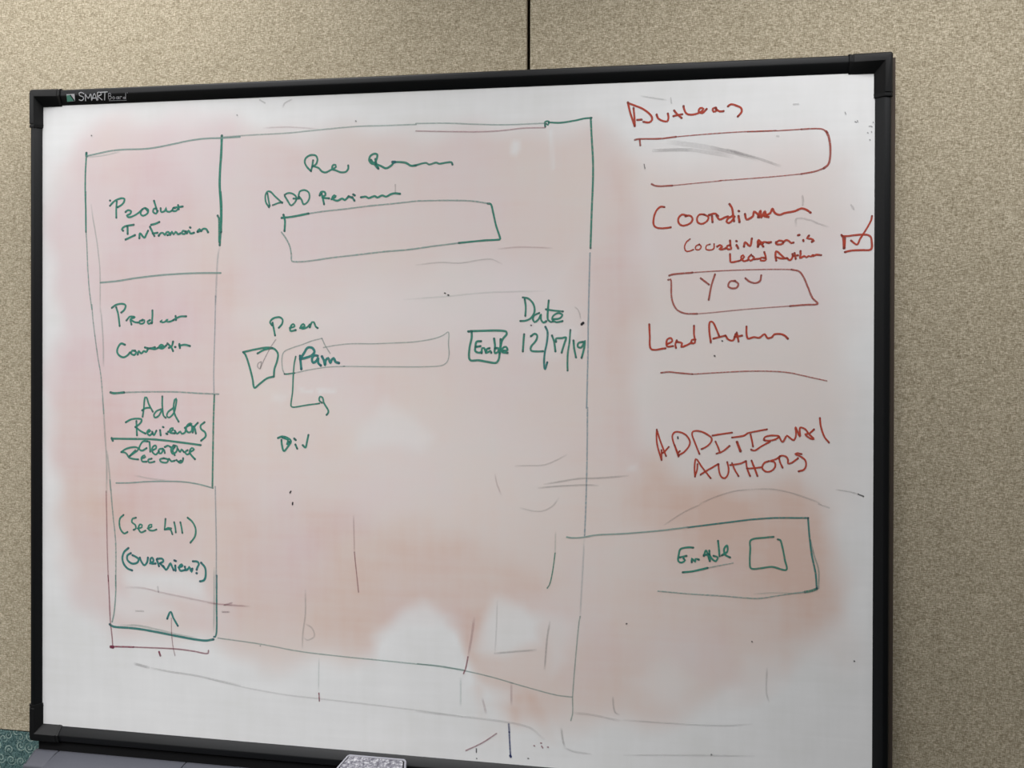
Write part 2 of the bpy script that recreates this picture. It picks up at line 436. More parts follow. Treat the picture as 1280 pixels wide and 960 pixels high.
# ------------------------------------------------------------------ ribbons of ink
def smooth_line(pts, step):
    if len(pts) < 3: 
        P = [Vector(p) for p in pts]
        if len(P) == 1: P = [P[0], P[0]+Vector((.0003, 0))]
        n = max(1, int((P[1]-P[0]).length/step)); return [P[0].lerp(P[1], i/n) for i in range(n+1)]
    P = [Vector(p) for p in pts]; out = []
    closed = (P[0]-P[-1]).length < 1e-6
    for i in range(len(P)-1):
        p1, p2 = P[i], P[i+1]
        p0 = P[i-1] if i > 0 else (P[-2] if closed else p1*2-p2)
        p3 = P[i+2] if i+2 < len(P) else (P[1] if closed else p2*2-p1)
        d = max((p2-p1).length, 1e-6)
        # tangents limited so that sharp pen turns stay sharp
        t1 = (p2-p0)/max((p2-p1).length+(p1-p0).length, 1e-6)*d
        t2 = (p3-p1)/max((p3-p2).length+(p2-p1).length, 1e-6)*d
        n = max(1, int(d/step))
        for k in range(n):
            t = k/n
            h00 = 2*t**3-3*t*t+1; h10 = t**3-2*t*t+t; h01 = -2*t**3+3*t*t; h11 = t**3-t*t
            out.append(p1*h00+t1*h10+p2*h01+t2*h11)
    out.append(P[-1]); return out

def ribbon(verts, faces, attrs, mats, pts, w, cover, mi, mapper, h0, step=.0022, pool=True, seed=0):
    L = smooth_line(pts, step); n = len(L); base = h0
    tang = []
    for i in range(n):
        a = L[max(i-1, 0)]; b_ = L[min(i+1, n-1)]; d = b_-a
        tang.append(d.normalized() if d.length > 1e-9 else (tang[-1] if tang else Vector((1, 0))))
    pairs = []
    def put(p, e, hh_, fade=1.0):
        verts.append(mapper(p.x, p.y, hh_)); attrs.append((cover*fade, e)); return len(verts)-1
    s = 0.0; tot = sum((L[i+1]-L[i]).length for i in range(n-1)); acc = [0]
    for i in range(n-1): acc.append(acc[-1]+(L[i+1]-L[i]).length)
    for i, p in enumerate(L):
        t = tang[i]; nn = Vector((-t.y, t.x))
        k = 1+.10*noise.noise(Vector((acc[i]*90, seed*3.1, 0)))
        e = 0.0
        if pool: e = max(0, 1-min(acc[i], tot-acc[i])/.004)
        if i in (0, n-1): k *= 1.08
        hgt = base+i*1.5e-7
        # wiped, nearly dry strokes die away towards their ends
        fd = 1.0 if cover > .42 or tot < .02 else min(1.0, .25+min(acc[i], tot-acc[i])/(tot*.2))
        pairs.append((put(p+nn*w*.5*k, e, hgt, fd), put(p-nn*w*.5*k, e, hgt, fd)))
    for a, b_ in zip(pairs[:-1], pairs[1:]):
        faces.append((a[0], a[1], b_[1], b_[0])); mats.append(mi)
    for end, sgn in ((0, -1), (n-1, 1)):
        t = tang[end]*sgn; nn = Vector((-t.y, t.x)); p = L[end]; r = w*.54
        fan = [put(p+(nn*math.cos(a)+t*math.sin(a))*r, 1.0 if pool else 0, base+end*1.5e-7, 1.0 if cover > .42 or tot < .02 else .25) for a in [math.pi*j/6 for j in range(7)]]
        faces.append(tuple(fan)); mats.append(mi)

def ink_mesh(name, runs, parent, mapper, label=None, mats_by=None, h0=.0003):
    verts, faces, attrs, mats = [], [], [], []; keys = []
    lift = 0
    for ink, cover, w, strokes in runs:
        if ink not in keys: keys.append(ink)
        mi = keys.index(ink)
        for s in strokes:
            pts = [(s[i]*1e-4, s[i+1]*1e-4) for i in range(0, len(s), 2)]
            ribbon(verts, faces, attrs, mats, pts, w*1e-4, cover, mi, mapper, h0+lift*1.5e-6, pool=cover > .7, seed=lift)
            lift += 1
    me = bpy.data.meshes.new(name); me.from_pydata(verts, [], faces)
    for k in keys: me.materials.append((mats_by or INK)[k])
    me.polygons.foreach_set('material_index', mats)
    a1 = me.attributes.new('ink_cover', 'FLOAT', 'POINT'); a1.data.foreach_set('value', [a[0] for a in attrs])
    a2 = me.attributes.new('ink_pool', 'FLOAT', 'POINT'); a2.data.foreach_set('value', [a[1] for a in attrs])
    bm = bmesh.new(); bm.from_mesh(me); 
    for f in bm.faces: 
        if f.normal.y > 0: f.normal_flip()
    bm.to_mesh(me); bm.free()
    o = bpy.data.objects.new(name, me); C.objects.link(o); o.parent = parent
    if label: o['label'] = label
    return o

# everything written on the board: (part name, label, [(ink, cover, width, strokes)]), board coordinates in tenths of a millimetre
WRITING = [
('drawn_box', 'large thin green marker rectangle framing the left sketch', [
  ('green', 0.79, 33.2, [[-6706,5084,-6711,4976,-6727,4712,-6732,4328,-6719,3943,-6716,3558]]),
  ('green', 0.883, 47, [[-6706,5077,-6709,5019,-6690,5019]]),
  ('greygreen', 0.562, 24.9, [[-6716,4328,-6724,4039,-6724,3751,-6698,3318,-6679,2885,-6645,2452,-6592,2067]]),
  ('greygreen', 0.525, 24.9, [[-6592,2158,-6565,1846,-6473,1198,-6407,838,-6368,455,-6341,71]]),
  ('greygreen', 0.297, 33.6, [[-6374,356,-6351,206,-6315,-334,-6279,-873,-6279,-1435]]),
  ('maroon', 0.425, 24.9, [[-6291,-1421,-6279,-1852,-6267,-2500,-6243,-3148]]),
  ('maroon', 0.552, 27.7, [[-6248,-3038,-6227,-3373,-6201,-3900,-6162,-4234,-6148,-4425]]),
  ('greygreen', 0.27, 26.1, [[-6606,4085,-6566,3796,-6526,3604,-6461,3195,-6421,2787,-6416,2019]]),
  ('greygreen', 0.27, 29.8, [[-6408,2086,-6381,1847,-6350,1367,-6347,983]]),
  ('greygreen', 0.297, 31.7, [[-6268,-657,-6220,-1087,-6197,-1432]]),
  ('greygreen', 0.525, 27.6, [[-6209,-1202,-6149,-1847,-6090,-2406,-6090,-3226]]),
  ('greygreen', 0.6, 30.4, [[-6089,-3030,-6089,-3365,-6123,-3751,-6162,-3922]]),
  ('greygreen', 0.675, 32.7, [[-6698,5019,-6501,5054,-6186,5105,-5900,5121,-5538,5120,-5280,5139,-4897,5198,-4567,5252,-4264,5280,-3938,5280,-3565,5291]]),
  ('greygreen', 0.216, 29.8, [[-6685,4988,-6317,5025,-6004,5081]]),
  ('greygreen', 0.45, 26.4, [[-3883,5297,-3327,5317,-2621,5331,-2233,5356,-1848,5380,-1276,5409,-785,5407,-188,5409]]),
  ('greygreen', 0.45, 25.6, [[-188,5425,365,5412,912,5375,1453,5348,2148,5352]]),
  ('green', 0.837, 32.8, [[2153,5288,2148,5373,2214,5381,2201,5318,2169,5340],[2214,5365,2412,5351,2675,5381,2832,5410,2962,5418]]),
  ('green', 0.79, 35.2, [[2949,5419,2963,5136,2990,4664,2991,4351,2972,3828,2951,3147]]),
  ('bluegrey', 0.56, 27.7, [[2943,3060,2929,2449,2916,1794,2911,1226,2892,351]]),
  ('bluegrey', 0.52, 27.7, [[2907,356,2903,-349,2895,-901,2876,-1576,2862,-1883]]),
  ('bluegrey', 0.23, 30.7, [[2856,-1945,2847,-2190,2818,-2744,2789,-3299]]),
  ('greygreen', 0.488, 22.8, [[2790,-3307,2769,-3416,2706,-4112,2662,-4730,2663,-5008,2632,-5148]]),
  ('bluegreen', 0.837, 43.9, [[-6214,-3973,-6175,-3999,-6109,-4015,-5641,-4023,-5202,-4068,-4818,-4116,-4437,-4156,-4235,-4163,-4084,-4130]]),
  ('greygreen', 0.27, 40.7, [[-5979,-3983,-5641,-3963,-5202,-4020,-4844,-4082,-4437,-4128]]),
  ('greygreen', 0.488, 23.8, [[-3994,-4101,-3157,-4161,-2413,-4245,-1640,-4287,-880,-4311,-131,-4335,239,-4339,717,-4386]]),
  ('greygreen', 0.488, 23.1, [[-135,-4330,253,-4352,735,-4399,1212,-4476,1810,-4606,2369,-4715,2647,-4732]])]),
('drawn_line', 'green marker line closing the left column of the sketch on its right', [
  ('green', 0.883, 48.5, [[-3926,5321,-3938,4994,-3962,4644,-3967,4364,-3942,3989,-3941,3521]]),
  ('green', 0.79, 43.1, [[-3950,4270,-3932,4035,-3936,3684,-3966,3275],[-4007,3826,-3982,3779,-3974,3334]]),
  ('bluegrey', 0.259, 34.6, [[-3966,3240,-3998,3100,-4023,2772,-4048,2163]]),
  ('bluegrey', 0.44, 25.7, [[-4048,2322,-4060,1736,-4084,914,-4079,515]]),
  ('green', 0.744, 35.2, [[-4071,470,-4087,36,-4098,-598,-4108,-1275]]),
  ('bluegrey', 0.44, 27.1, [[-4052,-1259,-4040,-1766,-4028,-2400,-4032,-3162]]),
  ('bluegreen', 0.79, 35.2, [[-4022,-2927,-4022,-3491,-4021,-3961,-4046,-4081,-4072,-4082]]),
  ('greygreen', 0.27, 32.9, [[-4073,-2788,-4072,-3494,-4079,-3988]])]),
('drawn_line', 'green marker rule under the first left column entry', [
  ('greygreen', 0.675, 35.5, [[-6408,2583,-6055,2613,-5665,2668,-5150,2720,-4641,2748,-4262,2755,-3948,2753]])]),
('drawn_line', 'green marker rule above the word Add', [
  ('green', 0.837, 46.9, [[-6198,478,-6127,464,-5916,483]]),
  ('greygreen', 0.562, 30, [[-5916,483,-5450,501,-4873,510,-4416,492,-3986,482]])]),
('drawn_line', 'green marker rule under the word Reviewers', [
  ('green', 0.837, 41.1, [[-6174,-395,-6150,-448],[-6174,-406,-5798,-403,-5380,-397,-5102,-412,-4643,-453,-4347,-484]])]),
('drawn_line', 'thin green marker rule below the word Record', [
  ('greygreen', 0.637, 28.7, [[-6079,-1255,-5798,-1242,-5449,-1209,-4986,-1187,-4643,-1191,-4346,-1230,-4097,-1286]]),
  ('greygreen', 0.189, 33.3, [[-5681,-1103,-5379,-1147,-5009,-1182]])]),
('handwriting', 'green handwriting reading Product, upper of two', [
  ('green', 0.93, 38.3, [[-6212,4054,-6108,4148,-5977,4193,-5912,4180,-5920,4120,-5977,4062,-6055,4022],[-6069,4135,-6081,3980,-6079,3824],[-6212,4154,-6207,4152],[-5886,3929,-5834,3964,-5770,3939,-5795,3891,-5860,3861,-5821,3827,-5718,3854,-5614,3912,-5537,3975],[-5434,3945,-5485,3998,-5550,3959,-5576,3888,-5524,3851,-5434,3897,-5421,3963,-5472,3993],[-5300,4132,-5267,4036,-5233,3917],[-5249,3984,-5305,3978,-5318,3919,-5254,3889,-5223,3941],[-5164,3987,-5151,3916,-5075,3938,-5049,3997,-5049,3938,-4985,3918,-4921,3947],[-4865,3987,-4909,3983,-4916,3936,-4845,3934,-4799,3981],[-4807,4040,-4794,3962],[-4891,3994,-4713,4012]])]),
('handwriting', 'green handwriting reading Information', [
  ('green', 0.93, 40.9, [[-5938,3572,-5964,3601,-5899,3655,-5718,3683],[-5847,3654,-5842,3511],[-5886,3404,-5692,3485],[-5601,3424,-5588,3519,-5498,3432,-5459,3494,-5421,3564],[-5382,3640,-5331,3540,-5292,3463],[-5356,3677,-5279,3693,-5190,3727],[-5325,3511,-5228,3524],[-5202,3467,-5164,3514,-5113,3518,-5074,3477,-5049,3524,-4998,3535,-4985,3483,-5023,3476],[-4967,3483,-4934,3539,-4896,3486,-4857,3538,-4806,3490,-4756,3508],[-4654,3535,-4705,3555,-4730,3508,-4672,3493,-4646,3542],[-4565,3616,-4555,3611],[-4629,3506,-4591,3558,-4553,3501,-4484,3514],[-4414,3532,-4376,3581,-4343,3561,-4401,3532],[-4338,3545,-4300,3584,-4237,3579,-4200,3519]])]),
('handwriting', 'green handwriting reading Product, lower of two', [
  ('green', 0.93, 38.4, [[-6172,2099,-6081,2158,-5950,2177,-5885,2146,-5911,2063,-5976,2010],[-6081,2111,-6042,1991,-6008,1752],[-5867,1860,-5794,1932,-5691,1920,-5781,1884,-5763,1782],[-5781,1872,-5691,1825,-5613,1820],[-5536,1861,-5592,1849,-5587,1801,-5510,1809,-5494,1861,-5536,1873],[-5381,1866,-5432,1837,-5407,1797,-5335,1826],[-5330,2051,-5330,1945,-5342,1807],[-5163,1838,-5137,1869,-5145,1826,-5068,1838,-5022,1886,-5035,1839,-4971,1839,-4894,1870],[-4856,1945,-4848,1870],[-4894,1874,-4767,1934,-4640,1939]])]),
('handwriting', 'green handwriting reading Context', [
  ('green', 0.93, 41.1, [[-5898,1394,-5976,1418,-6041,1345,-6059,1250,-6002,1178,-5924,1155,-5846,1192,-5794,1247],[-5690,1277,-5747,1283,-5768,1228,-5703,1200,-5665,1253,-5690,1284],[-5633,1210,-5613,1277,-5561,1230,-5504,1278,-5458,1259,-5419,1326],[-5484,1345,-5381,1327,-5278,1351],[-5375,1331,-5278,1316,-5214,1340],[-5175,1345,-5103,1376,-5150,1400,-5196,1352,-5124,1329,-5047,1388],[-5022,1424,-4945,1354,-4907,1283],[-4907,1460,-4932,1377,-4991,1342],[-4868,1359,-4858,1359],[-4779,1414,-4767,1343],[-4779,1386,-4665,1403,-4564,1380]])]),
('handwriting', 'green handwriting reading Add', [
  ('green', 0.883, 36.9, [[-5531,28,-5508,178,-5484,393,-5450,394,-5403,266,-5322,128],[-5542,146,-5473,190,-5380,202],[-5160,174,-5241,141,-5299,65,-5276,16,-5195,56,-5126,186],[-5126,420,-5126,228,-5102,58,-5056,16],[-4907,200,-5010,124,-5033,49,-4987,22,-4895,105,-4850,255,-4838,383,-4873,361,-4896,190,-4861,63,-4792,-53]])]),
('handwriting', 'green handwriting reading Reviewers', [
  ('green', 0.93, 38.2, [[-5880,-87,-5775,-31,-5659,-13,-5554,-26,-5565,-80,-5635,-146,-5682,-173],[-5659,-61,-5654,-211,-5647,-329],[-5670,-179,-5565,-252,-5472,-292],[-5438,-270,-5368,-243,-5398,-216,-5438,-270,-5391,-327,-5333,-289],[-5333,-257,-5299,-320,-5248,-234],[-5171,-221,-5160,-317],[-5114,-160,-5102,-164],[-5045,-282,-5022,-292],[-5010,-249,-4918,-220,-4907,-177,-4964,-195,-4969,-259,-4872,-274],[-4872,-225,-4822,-281,-4758,-237,-4730,-279,-4662,-252,-4643,-188],[-4666,-167,-4552,-101,-4525,-79,-4598,-98,-4643,-188,-4598,-250,-4529,-223,-4525,-121,-4564,-105],[-4506,-248,-4472,-141,-4404,-66],[-4443,-268,-4461,-184,-4488,-138],[-4268,-52,-4347,-117,-4336,-181,-4256,-243,-4245,-316,-4336,-399]])]),
('handwriting', 'green handwriting reading Clearance Record, its words overlapping', [
  ('green', 0.93, 36.9, [[-5426,-441,-5519,-443,-5588,-531,-5600,-596,-5542,-620,-5449,-570],[-5391,-451,-5379,-547,-5375,-633],[-5333,-610,-5252,-565,-5264,-512,-5322,-546,-5333,-631,-5264,-687,-5194,-628],[-5114,-572,-5190,-585,-5206,-649,-5148,-659,-5097,-582,-5074,-650],[-5074,-539,-5010,-512,-4959,-536],[-4895,-502,-4946,-578,-4918,-663,-4838,-618,-4822,-522,-4884,-502],[-4872,-534,-4913,-599,-4872,-687],[-4803,-575,-4762,-627,-4735,-573,-4684,-625],[-4609,-586,-4661,-624,-4620,-670,-4570,-643],[-4563,-621,-4479,-570,-4524,-542,-4570,-611,-4529,-684,-4460,-752]]),
  ('green', 0.883, 37, [[-5974,-659,-5868,-592,-5705,-556,-5623,-575,-5635,-618,-5705,-667,-5798,-730],[-5974,-659,-5892,-668,-5845,-710,-5817,-756,-5728,-782,-5623,-789],[-5798,-730,-5682,-619],[-5553,-766,-5472,-742,-5495,-707,-5553,-755,-5537,-824,-5449,-827],[-5345,-767,-5414,-788,-5398,-841,-5287,-823],[-5102,-753,-5176,-777,-5148,-823,-5033,-830,-5005,-776,-5097,-753],[-4987,-761,-4936,-806,-4872,-790],[-4837,-778,-4769,-829,-4716,-806,-4700,-742],[-4746,-786,-4792,-809]])]),
('handwriting', 'green handwriting in brackets reading See All', [
  ('green', 0.883, 35.6, [[-5926,-1860,-5997,-1928,-6013,-2036,-5985,-2143,-5915,-2215,-5844,-2184],[-5669,-1904,-5739,-1928,-5751,-1993,-5681,-2044,-5669,-2108,-5716,-2138],[-5630,-2107,-5546,-2082,-5541,-2039,-5588,-2030,-5616,-2106,-5564,-2179,-5471,-2143],[-5425,-2098,-5344,-2063,-5344,-2020,-5402,-2044,-5402,-2119,-5321,-2137,-5246,-2112],[-5060,-1902,-5069,-2020,-5073,-2105,-5009,-2071,-4944,-2079],[-5078,-2105,-4963,-2101,-4917,-2188],[-4882,-1959,-4859,-2054,-4848,-2149],[-4756,-1954,-4733,-2049,-4715,-2154],[-4608,-1863,-4516,-1933,-4448,-2058,-4459,-2207,-4550,-2332]])]),
('handwriting', 'darker green handwriting in brackets reading Overview?', [
  ('bluegreen', 0.93, 41, [[-5825,-2491,-5914,-2571,-5949,-2680,-5926,-2787,-5844,-2880,-5746,-2914],[-5774,-2586,-5844,-2632,-5844,-2718,-5750,-2783,-5645,-2763,-5611,-2697,-5680,-2646,-5739,-2623],[-5587,-2663,-5559,-2731,-5494,-2803,-5436,-2742,-5420,-2656],[-5373,-2761,-5304,-2714,-5332,-2651,-5367,-2679,-5355,-2760,-5262,-2760],[-5239,-2679,-5193,-2806],[-5228,-2668,-5124,-2663,-5101,-2709,-5170,-2751],[-5170,-2751,-5054,-2863],[-5105,-2801,-5043,-2867,-4985,-2785,-4958,-2737,-4928,-2793,-4893,-2866],[-4859,-2779,-4852,-2874],[-4877,-2682,-4847,-2693],[-4790,-2812,-4705,-2776,-4733,-2747,-4779,-2807,-4756,-2870,-4664,-2855],[-4664,-2791,-4637,-2858,-4591,-2819,-4573,-2786,-4527,-2884,-4511,-2822],[-4500,-2681,-4413,-2683,-4379,-2724,-4413,-2800,-4424,-2837],[-4427,-2900,-4420,-2904],[-4334,-2701,-4254,-2792,-4243,-2940,-4276,-3027,-4356,-3052]])]),
('drawn_arrow', 'small green marker arrow pointing up at the foot of the left column', [
  ('bluegreen', 0.93, 38.3, [[-5023,-3796,-4972,-3674,-4946,-3661,-4895,-3777,-4806,-3918]]),
  ('maroon', 0.425, 20.5, [[-4939,-3779,-4933,-4064,-4907,-4299,-4864,-4486]])]),
('drawn_line', 'maroon marker rule below the large green rectangle', [
  ('maroon', 0.722, 33.2, [[-6201,-4404,-6167,-4397,-5718,-4379]]),
  ('maroon', 0.595, 27.3, [[-5718,-4379,-5202,-4365,-4818,-4360,-4488,-4379,-4235,-4410,-4190,-4396,-4185,-4348]]),
  ('maroon', 0.85, 58.1, [[-6188,-4404,-6146,-4406]])]),
('handwriting', 'green handwriting reading Rev at the top of the sketch', [
  ('green', 0.883, 35.7, [[-2174,4618,-2246,4689,-2295,4783,-2271,4862,-2174,4913,-2078,4896,-2049,4822,-2077,4742,-2150,4698],[-2133,4813,-2150,4710,-2174,4618],[-2138,4709,-2029,4672,-1957,4602,-1885,4588,-1789,4632,-1693,4682,-1705,4721,-1753,4711,-1765,4643,-1693,4618,-1598,4581,-1502,4590,-1459,4646,-1460,4703]])]),
('handwriting', 'green scrawl beside the word Rev', [
  ('green', 0.883, 39.2, [[-934,4735,-1005,4721,-1064,4784,-1040,4863,-970,4902,-911,4887,-923,4803,-958,4736],[-946,4804,-922,4701,-887,4632],[-1029,4794,-958,4702,-899,4637],[-934,4712,-840,4676,-746,4633,-652,4676,-594,4733,-489,4739,-372,4720,-279,4666,-186,4670]]),
  ('green', 0.837, 34.9, [[-235,4669,-177,4677,-61,4705,8,4710,54,4680,192,4712,238,4689,376,4707,468,4709,486,4669]]),
  ('bluegreen', 0.93, 46.9, [[-624,4743,-578,4742]])]),
('handwriting', 'green handwriting reading ADD Reviewers above the wide empty box', [
  ('green', 0.883, 33.3, [[-2988,3967,-3050,4061,-3062,4177,-3025,4257,-2964,4256,-2878,4173,-2731,4043],[-3020,4222,-3000,4106,-2976,3990],[-2915,4005,-2804,4044,-2731,4054],[-2683,4192,-2609,4225,-2512,4200,-2451,4130,-2475,4061,-2560,3993,-2621,4075,-2682,4169],[-2512,4119,-2403,4117],[-2415,4141,-2391,4244,-2306,4272,-2221,4229,-2202,4136,-2245,4045,-2318,4012,-2354,4093,-2403,4152]]),
  ('green', 0.93, 38.1, [[-1968,4200,-1944,4108,-1920,4005],[-2004,4167,-1980,4228,-1908,4227,-1896,4171,-1956,4127,-1824,4110],[-1776,4093,-1692,4144,-1728,4166,-1764,4105,-1668,4064,-1573,4101,-1525,4073,-1454,4133],[-1454,4140,-1394,4116],[-1382,4120,-1340,4058],[-1364,4172,-1335,4153],[-1216,4117,-1122,4126,-1074,4098,-957,4134,-909,4106,-815,4143,-745,4119,-651,4162,-581,4176,-483,4165]]),
  ('grey', 0.27, 26.4, [[-570,4330,-570,4194]])]),
('drawn_box', 'wide empty green marker box under ADD Reviewers', [
  ('green', 0.883, 39.9, [[-2743,3766,-2536,3785,-2221,3838],[-2706,3823,-2677,3707,-2686,3522]]),
  ('greygreen', 0.562, 28.9, [[-2221,3838,-1884,3878,-1549,3906,-1074,3955,-604,3991,-185,4028]]),
  ('greygreen', 0.562, 29.3, [[-2743,3500,-2657,3383,-2584,3243,-2554,3105]]),
  ('greygreen', 0.562, 28.3, [[-153,4030,378,4029,834,4009,1151,3958]]),
  ('green', 0.883, 35.9, [[1128,3959,1185,3946,1230,3779,1276,3578,1355,3333,1344,3316,1062,3303,608,3264]]),
  ('greygreen', 0.6, 29.8, [[608,3264,149,3213,-313,3155,-781,3122]]),
  ('greygreen', 0.562, 29.1, [[-2555,3103,-2524,2955,-1691,3029,-781,3122]])]),
('handwriting', 'green handwriting reading Peer', [
  ('green', 0.93, 37.3, [[-2794,1732,-2733,1801,-2721,1882,-2782,1928,-2904,1905,-2966,1835,-2929,1777],[-2917,1824,-2892,1708,-2867,1588],[-2579,1728,-2484,1760,-2514,1802,-2562,1756,-2567,1675,-2465,1691],[-2380,1729,-2290,1761,-2319,1803,-2368,1756,-2343,1717,-2247,1741,-2194,1792],[-2193,1741,-2150,1838,-2114,1838,-2078,1757,-2041,1730]])]),
('drawn_check_box', 'green marker square with a faint tick left of the name', [
  ('green', 0.883, 38.8, [[-3496,1274,-3396,1298,-3223,1334,-3002,1364,-2879,1337,-2810,1245,-2830,1106,-2879,966,-2891,827],[-2891,827,-3026,790,-3173,683,-3272,612,-3309,775,-3371,1007,-3446,1216,-3496,1274],[-3211,1253,-3076,1324,-2928,1355]]),
  ('grey', 0.45, 21.4, [[-3137,1098,-3194,1074,-3211,1009,-3161,963,-3137,1079],[-3161,974,-3051,1196,-2953,1371,-2855,1511]])]),
('drawn_box', 'long faint green marker box around the name Pam', [
  ('greygreen', 0.488, 22.6, [[-2683,876,-2720,968,-2732,1153,-2696,1281,-2562,1351,-2343,1422,-2150,1492,-1957,1540],[-1957,1540,-1897,1414,-1800,1265],[-2683,876,-2488,897,-2245,950,-1860,1012,-1525,1032]]),
  ('green', 0.744, 29.3, [[-2683,876,-2634,876,-2488,897]]),
  ('greygreen', 0.45, 22.2, [[-1928,1372,-1688,1415,-1402,1445,-975,1448,-623,1464,-273,1482,5,1518,190,1559,328,1614,419,1666,420,1453,432,1274,398,1139,306,1070,76,1045,-505,1034,-1093,1032,-1544,1032]])]),
('handwriting', 'bold green handwriting reading Pam', [
  ('bluegreen', 0.93, 47.7, [[-2379,1214,-2367,1087,-2355,972],[-2379,1156,-2306,1261,-2234,1365,-2149,1366,-2101,1297,-2149,1228,-2270,1181,-2367,1157],[-2041,1217,-2101,1228,-2149,1159,-2125,1090,-2053,1137,-2029,1194,-2028,1091,-1980,1041],[-1956,1207,-1920,1138,-1896,1046,-1884,1138,-1836,1180,-1795,1089,-1764,1158,-1728,1181,-1697,1113,-1632,1090]])]),
('drawn_arrow', 'green marker connector dropping from the name Pam and hooking right', [
  ('green', 0.837, 29.3, [[-2464,1202,-2493,1063,-2512,832,-2524,554,-2555,288,-2511,265,-2245,309,-2003,344]]),
  ('green', 0.883, 34.4, [[-1955,356,-2008,401,-1991,470,-1943,448,-1919,357,-1835,221,-1835,175,-1866,135]])]),
('drawn_box', 'small green marker box around the word Enable left of the date', [
  ('green', 0.883, 39.8, [[780,1681,794,1677],[819,1686,1012,1693,1305,1699,1463,1682,1474,1633,1418,1567,1384,1500,1351,1300,1333,1188,1284,1126,1126,1142,968,1167,831,1161,797,1205,804,1384,842,1563,842,1675]])]),
('handwriting', 'green handwriting reading Enable beside the date', [
  ('green', 0.93, 39.7, [[1012,1508,933,1497,910,1407,911,1329,979,1301,1028,1319],[922,1407,1001,1419],[1024,1297,1035,1386,1069,1386,1103,1304],[1166,1383,1114,1364,1126,1304,1182,1338,1198,1305],[1249,1554,1265,1432,1261,1299,1317,1317,1328,1384,1272,1383],[1366,1544,1362,1411,1351,1300],[1396,1340,1490,1352,1463,1412,1407,1389,1396,1318,1490,1305]])]),
('handwriting', 'green handwriting reading Date', [
  ('green', 0.883, 35.5, [[1796,2254,1815,2121,1808,1962],[1763,2287,1863,2265,1952,2166,1970,2033,1908,1923,1820,1878,1719,1869],[2053,2011,1964,1967,1942,1901,1975,1852,2042,1901,2086,1989,2086,1901,2130,1842,2179,1868],[2222,2231,2207,2055,2208,1901,2263,1853,2296,1862],[2174,2077,2307,2056,2472,2040],[2285,1902,2417,1919,2461,1979,2395,2012,2307,1968,2285,1902,2351,1853,2465,1869]])]),
('handwriting', 'green handwriting reading 12/17/19', [
  ('green', 0.883, 36.7, [[1787,1635,1776,1502,1765,1332],[1909,1603,1976,1647,2020,1614,1998,1526,1910,1415,1910,1349,2021,1334,2121,1339],[2281,1616,2319,1506,2342,1337],[2352,1506,2352,1561,2462,1573,2528,1584,2495,1463,2452,1316],[2659,1530,2671,1399,2704,1235],[2823,1509,2747,1487,2736,1421,2791,1406,2834,1466,2856,1531,2845,1400,2802,1229]]),
  ('bluegreen', 0.883, 36.8, [[2164,1769,2202,1681,2193,1505,2154,1307,2143,1130,2159,1020,2199,1142]]),
  ('green', 0.837, 32.8, [[2604,1716,2589,1508,2561,1310,2555,1135,2558,1003]])]),
('handwriting', 'green handwriting reading Div', [
  ('green', 0.93, 38.6, [[-2808,-313,-2730,-283,-2632,-300,-2554,-362,-2593,-437,-2691,-551,-2730,-441,-2740,-348],[-2720,-302,-2613,-345,-2632,-429,-2584,-378],[-2467,-425,-2433,-498],[-2490,-315,-2461,-342],[-2325,-434,-2272,-475,-2244,-373,-2215,-243]])]),
('handwriting', 'red handwriting reading Authors at the top right', [
  ('red', 0.93, 35.8, [[3589,5664,3632,5478,3708,5249],[3589,5653,3707,5605,3856,5535,3984,5423,4002,5347,3953,5305,3857,5319],[3686,5563,3703,5389,3708,5259],[3750,5355,3825,5357],[4080,5437,4101,5376,4176,5326,4260,5316,4281,5380,4270,5445],[4376,5495,4428,5429,4502,5362],[4365,5399,4450,5417,4513,5426],[4533,5564,4544,5510,4575,5445,4618,5418,4701,5415,4785,5437,4847,5474,4868,5509,4816,5522,4785,5469,4847,5435,4920,5501],[5076,5517,5024,5503,5035,5450,5093,5473,5076,5512],[5076,5491,5138,5452,5201,5455],[5273,5533,5324,5567,5407,5543,5489,5497,5500,5433,5438,5355]])]),
('drawn_box', 'red marker box with rounded right end under Authors', [
  ('maroonred', 0.807, 29.8, [[3709,5011,3773,5024,4134,5019,4409,5043],[3794,5015,3803,4911]]),
  ('maroonred', 0.722, 19.6, [[4409,5043,4765,5064,5181,5083,5593,5095,6063,5097]]),
  ('maroonred', 0.722, 20.6, [[5598,5091,6067,5093,6472,5105]]),
  ('maroonred', 0.765, 27.7, [[6472,5105,6673,5109,6813,5094,6893,5035]]),
  ('maroonred', 0.807, 37.3, [[6873,5056,6913,4961,6938,4793,6934,4605,6905,4502,6835,4441]]),
  ('maroonred', 0.765, 27.8, [[6835,4441,6695,4392,6475,4355]]),
  ('maroonred', 0.68, 18.3, [[6475,4355,6070,4323,5559,4293,5147,4275]]),
  ('maroonred', 0.68, 17.3, [[5163,4270,4663,4232,4348,4207]]),
  ('maroonred', 0.807, 29.8, [[4348,4207,4137,4201,4052,4214,3999,4241]])]),
('smudged_line', 'pale grey leftover arc inside the rounded red box', [
  ('grey', 0.15, 61.6, [[4029,4818,4346,4819,4661,4810,4871,4772,5120,4723,5348,4674]]),
  ('grey', 0.13, 50.1, [[4029,4818,4346,4819,4661,4810]]),
  ('grey', 0.128, 86, [[4293,4956,4556,4914,4870,4858,5141,4790,5348,4755,5574,4678]]),
  ('grey', 0.227, 42.8, [[5269,4795,5414,4748,5763,4637,6130,4496]]),
  ('grey', 0.15, 61.2, [[5020,4839,5414,4731,5763,4620]])]),
('handwriting', 'large red handwriting reading Coordinator', [
